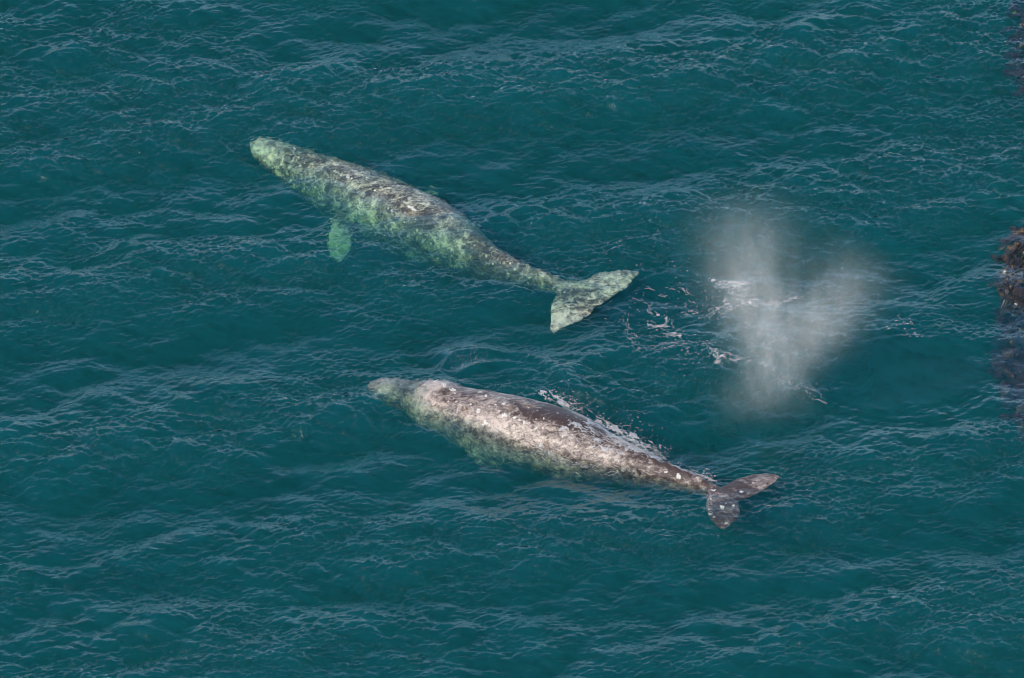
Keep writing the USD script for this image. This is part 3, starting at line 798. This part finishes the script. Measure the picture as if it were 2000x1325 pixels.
for p0, p1, ra, gr, k in LOBES[:3]:
    L = np.linalg.norm(p1 - p0); n_ = 1100
    t_ = g.beta(1.6, 1.4, n_) * 1.02
    pts.append(p0 + (p1 - p0) * t_[:, None] + g.normal(size=(n_, 3)) * ((ra + gr * t_ * L) * 0.42)[:, None])
pts = np.concatenate(pts); pts = pts[pts[:, 2] > 0.45]
rr = 0.003 + 0.006 * g.uniform(0, 1, len(pts)) ** 3
vv = OCT.vertices[None] * rr[:, None, None] + pts[:, None]
M['drops'] = usdkit.material(stage, '/World/Looks/drops', {'p': ('principled_bsdf', {'base_color': (0.7, 0.7, 0.68), 'roughness': 0.2})}, surface='p.BSDF')
obj('droplets', (vv.reshape(-1, 3), (OCT.faces[None] + (np.arange(len(pts)) * len(OCT.vertices))[:, None, None]).reshape(-1, 3)), M['drops'], blow, kind='stuff')

# ------------------------------------------------------------------ kelp
M['kelp'] = usdkit.material(stage, '/World/Looks/kelp', {
    'g': ('geometry', {}), 'n': ('noise_texture', {'scale': 5.0, 'detail': 4.0}),
    'r': ('rgb_ramp', {'ramp': [(0.35, (0.022, 0.014, 0.012)), (0.55, (0.05, 0.028, 0.015)), (0.64, (0.13, 0.070, 0.018)), (0.78, (0.34, 0.18, 0.035))]}),
    'p': ('principled_bsdf', {'roughness': 0.3})}, [('g.position', 'n.vector'), ('n.fac', 'r.fac'), ('r.color', 'p.base_color')], surface='p.BSDF')


def blade(p, ang, length, width, g, depth):
    n = 9
    t = np.linspace(0, 1, n)
    bend = g.uniform(-0.9, 0.9)
    a = ang + bend * t
    step = length / (n - 1)
    c = p[:2] + np.cumsum(np.c_[np.cos(a), np.sin(a)] * step, axis=0)
    w = width * np.sin(np.pi * np.clip(t * 0.92 + 0.06, 0, 1)) ** 0.7
    side = np.c_[-np.sin(a), np.cos(a)]
    z = water_z(c[:, 0], c[:, 1]) + depth + 0.05 * np.sin(t * g.uniform(3, 8) + g.uniform(0, 6)) - 0.25 * t ** 2 * g.uniform(0, 1)
    l = np.c_[c + side * w[:, None] / 2, z + 0.02 * g.normal(size=n)]
    m_ = np.c_[c, z + 0.012]
    r = np.c_[c - side * w[:, None] / 2, z + 0.02 * g.normal(size=n)]
    v = np.stack([l, m_, r], 1).reshape(-1, 3)
    f = []
    for i in range(n - 1):
        b_ = i * 3
        for j in (0, 1):
            f += [(b_ + j, b_ + j + 1, b_ + j + 4), (b_ + j, b_ + j + 4, b_ + j + 3)]
    th = v.copy(); th[:, 2] -= 0.008
    f = np.array(f)
    return np.concatenate([v, th]), np.concatenate([f[:, ::-1], f + len(v)])


M['kelp_dark'] = usdkit.material(stage, '/World/Looks/kelp_dark', {'p': ('principled_bsdf', {'base_color': (0.032, 0.010, 0.016), 'roughness': 0.5})}, surface='p.BSDF')


def kelp(label, px, n, depth, seed, size=(0.5, 1.1), mass=120, mass_mat='kelp_dark'):
    g = np.random.default_rng(seed)
    poly = Polygon([P(u, v)[:2] for u, v in px])
    x0, y0, x1, y1 = poly.bounds
    k = thing('kelp_clump', label=label, category='kelp')
    made = 0
    while made < n:
        q = np.array([g.uniform(x0, x1), g.uniform(y0, y1)])
        if not poly.contains(Point(q)):
            continue
        made += 1
        obj('blade', blade(q, g.normal(-1.4, 1.2), g.uniform(*size), g.uniform(0.05, 0.13), g, g.uniform(*depth)), M['kelp'], k)
    deep = []
    while len(deep) < mass:
        q = np.array([g.uniform(x0, x1), g.uniform(y0, y1)])
        if poly.contains(Point(q)):
            deep.append(blade(q, g.uniform(-3.1, 3.1), g.uniform(0.4, 0.8), g.uniform(0.2, 0.4), g, min(depth) + 0.2 - g.uniform(0.05, 0.35)))
    obj('blade_mass', join(*deep), M[mass_mat], k, kind='stuff')
    for _ in range(max(2, n // 12)):
        while True:
            q = np.array([g.uniform(x0, x1), g.uniform(y0, y1)])
            if poly.contains(Point(q)):
                break
        z = float(water_z(q[:1], q[1:])[0]) + max(depth) - 0.02
        prof = [(0.0, -0.5), (0.015, -0.5), (0.018, -0.25), (0.05, -0.12), (0.062, -0.03), (0.045, 0.035), (0.0, 0.05)]
        b_ = trimesh.creation.revolve(np.array(prof), sections=10); b_.apply_transform(trimesh.transformations.rotation_matrix(g.uniform(0.2, 0.7), [g.normal(), g.normal(), 0.01])); b_.apply_translation([*q, z])
        obj('float_bulb', b_, M['kelp'], k)


kelp('orange brown kelp breaking the surface at the right edge', [(1994, 458), (2070, 446), (2080, 585), (1985, 582), (1960, 560), (1964, 520)], 230, (-0.20, 0.03), 81, (0.18, 0.45), 160, 'kelp')
kelp('dark purple brown kelp under water below the orange clump', [(1972, 580), (2080, 570), (2080, 830), (2000, 805), (1975, 750), (1965, 680)], 70, (-0.5, -0.15), 82, (0.3, 0.7), 520)
kelp('dark kelp under water in the upper right corner', [(2000, -30), (2060, -30), (2060, 150), (2004, 140), (1992, 110), (2002, 60)], 45, (-0.45, -0.12), 83, (0.3, 0.7), 220)
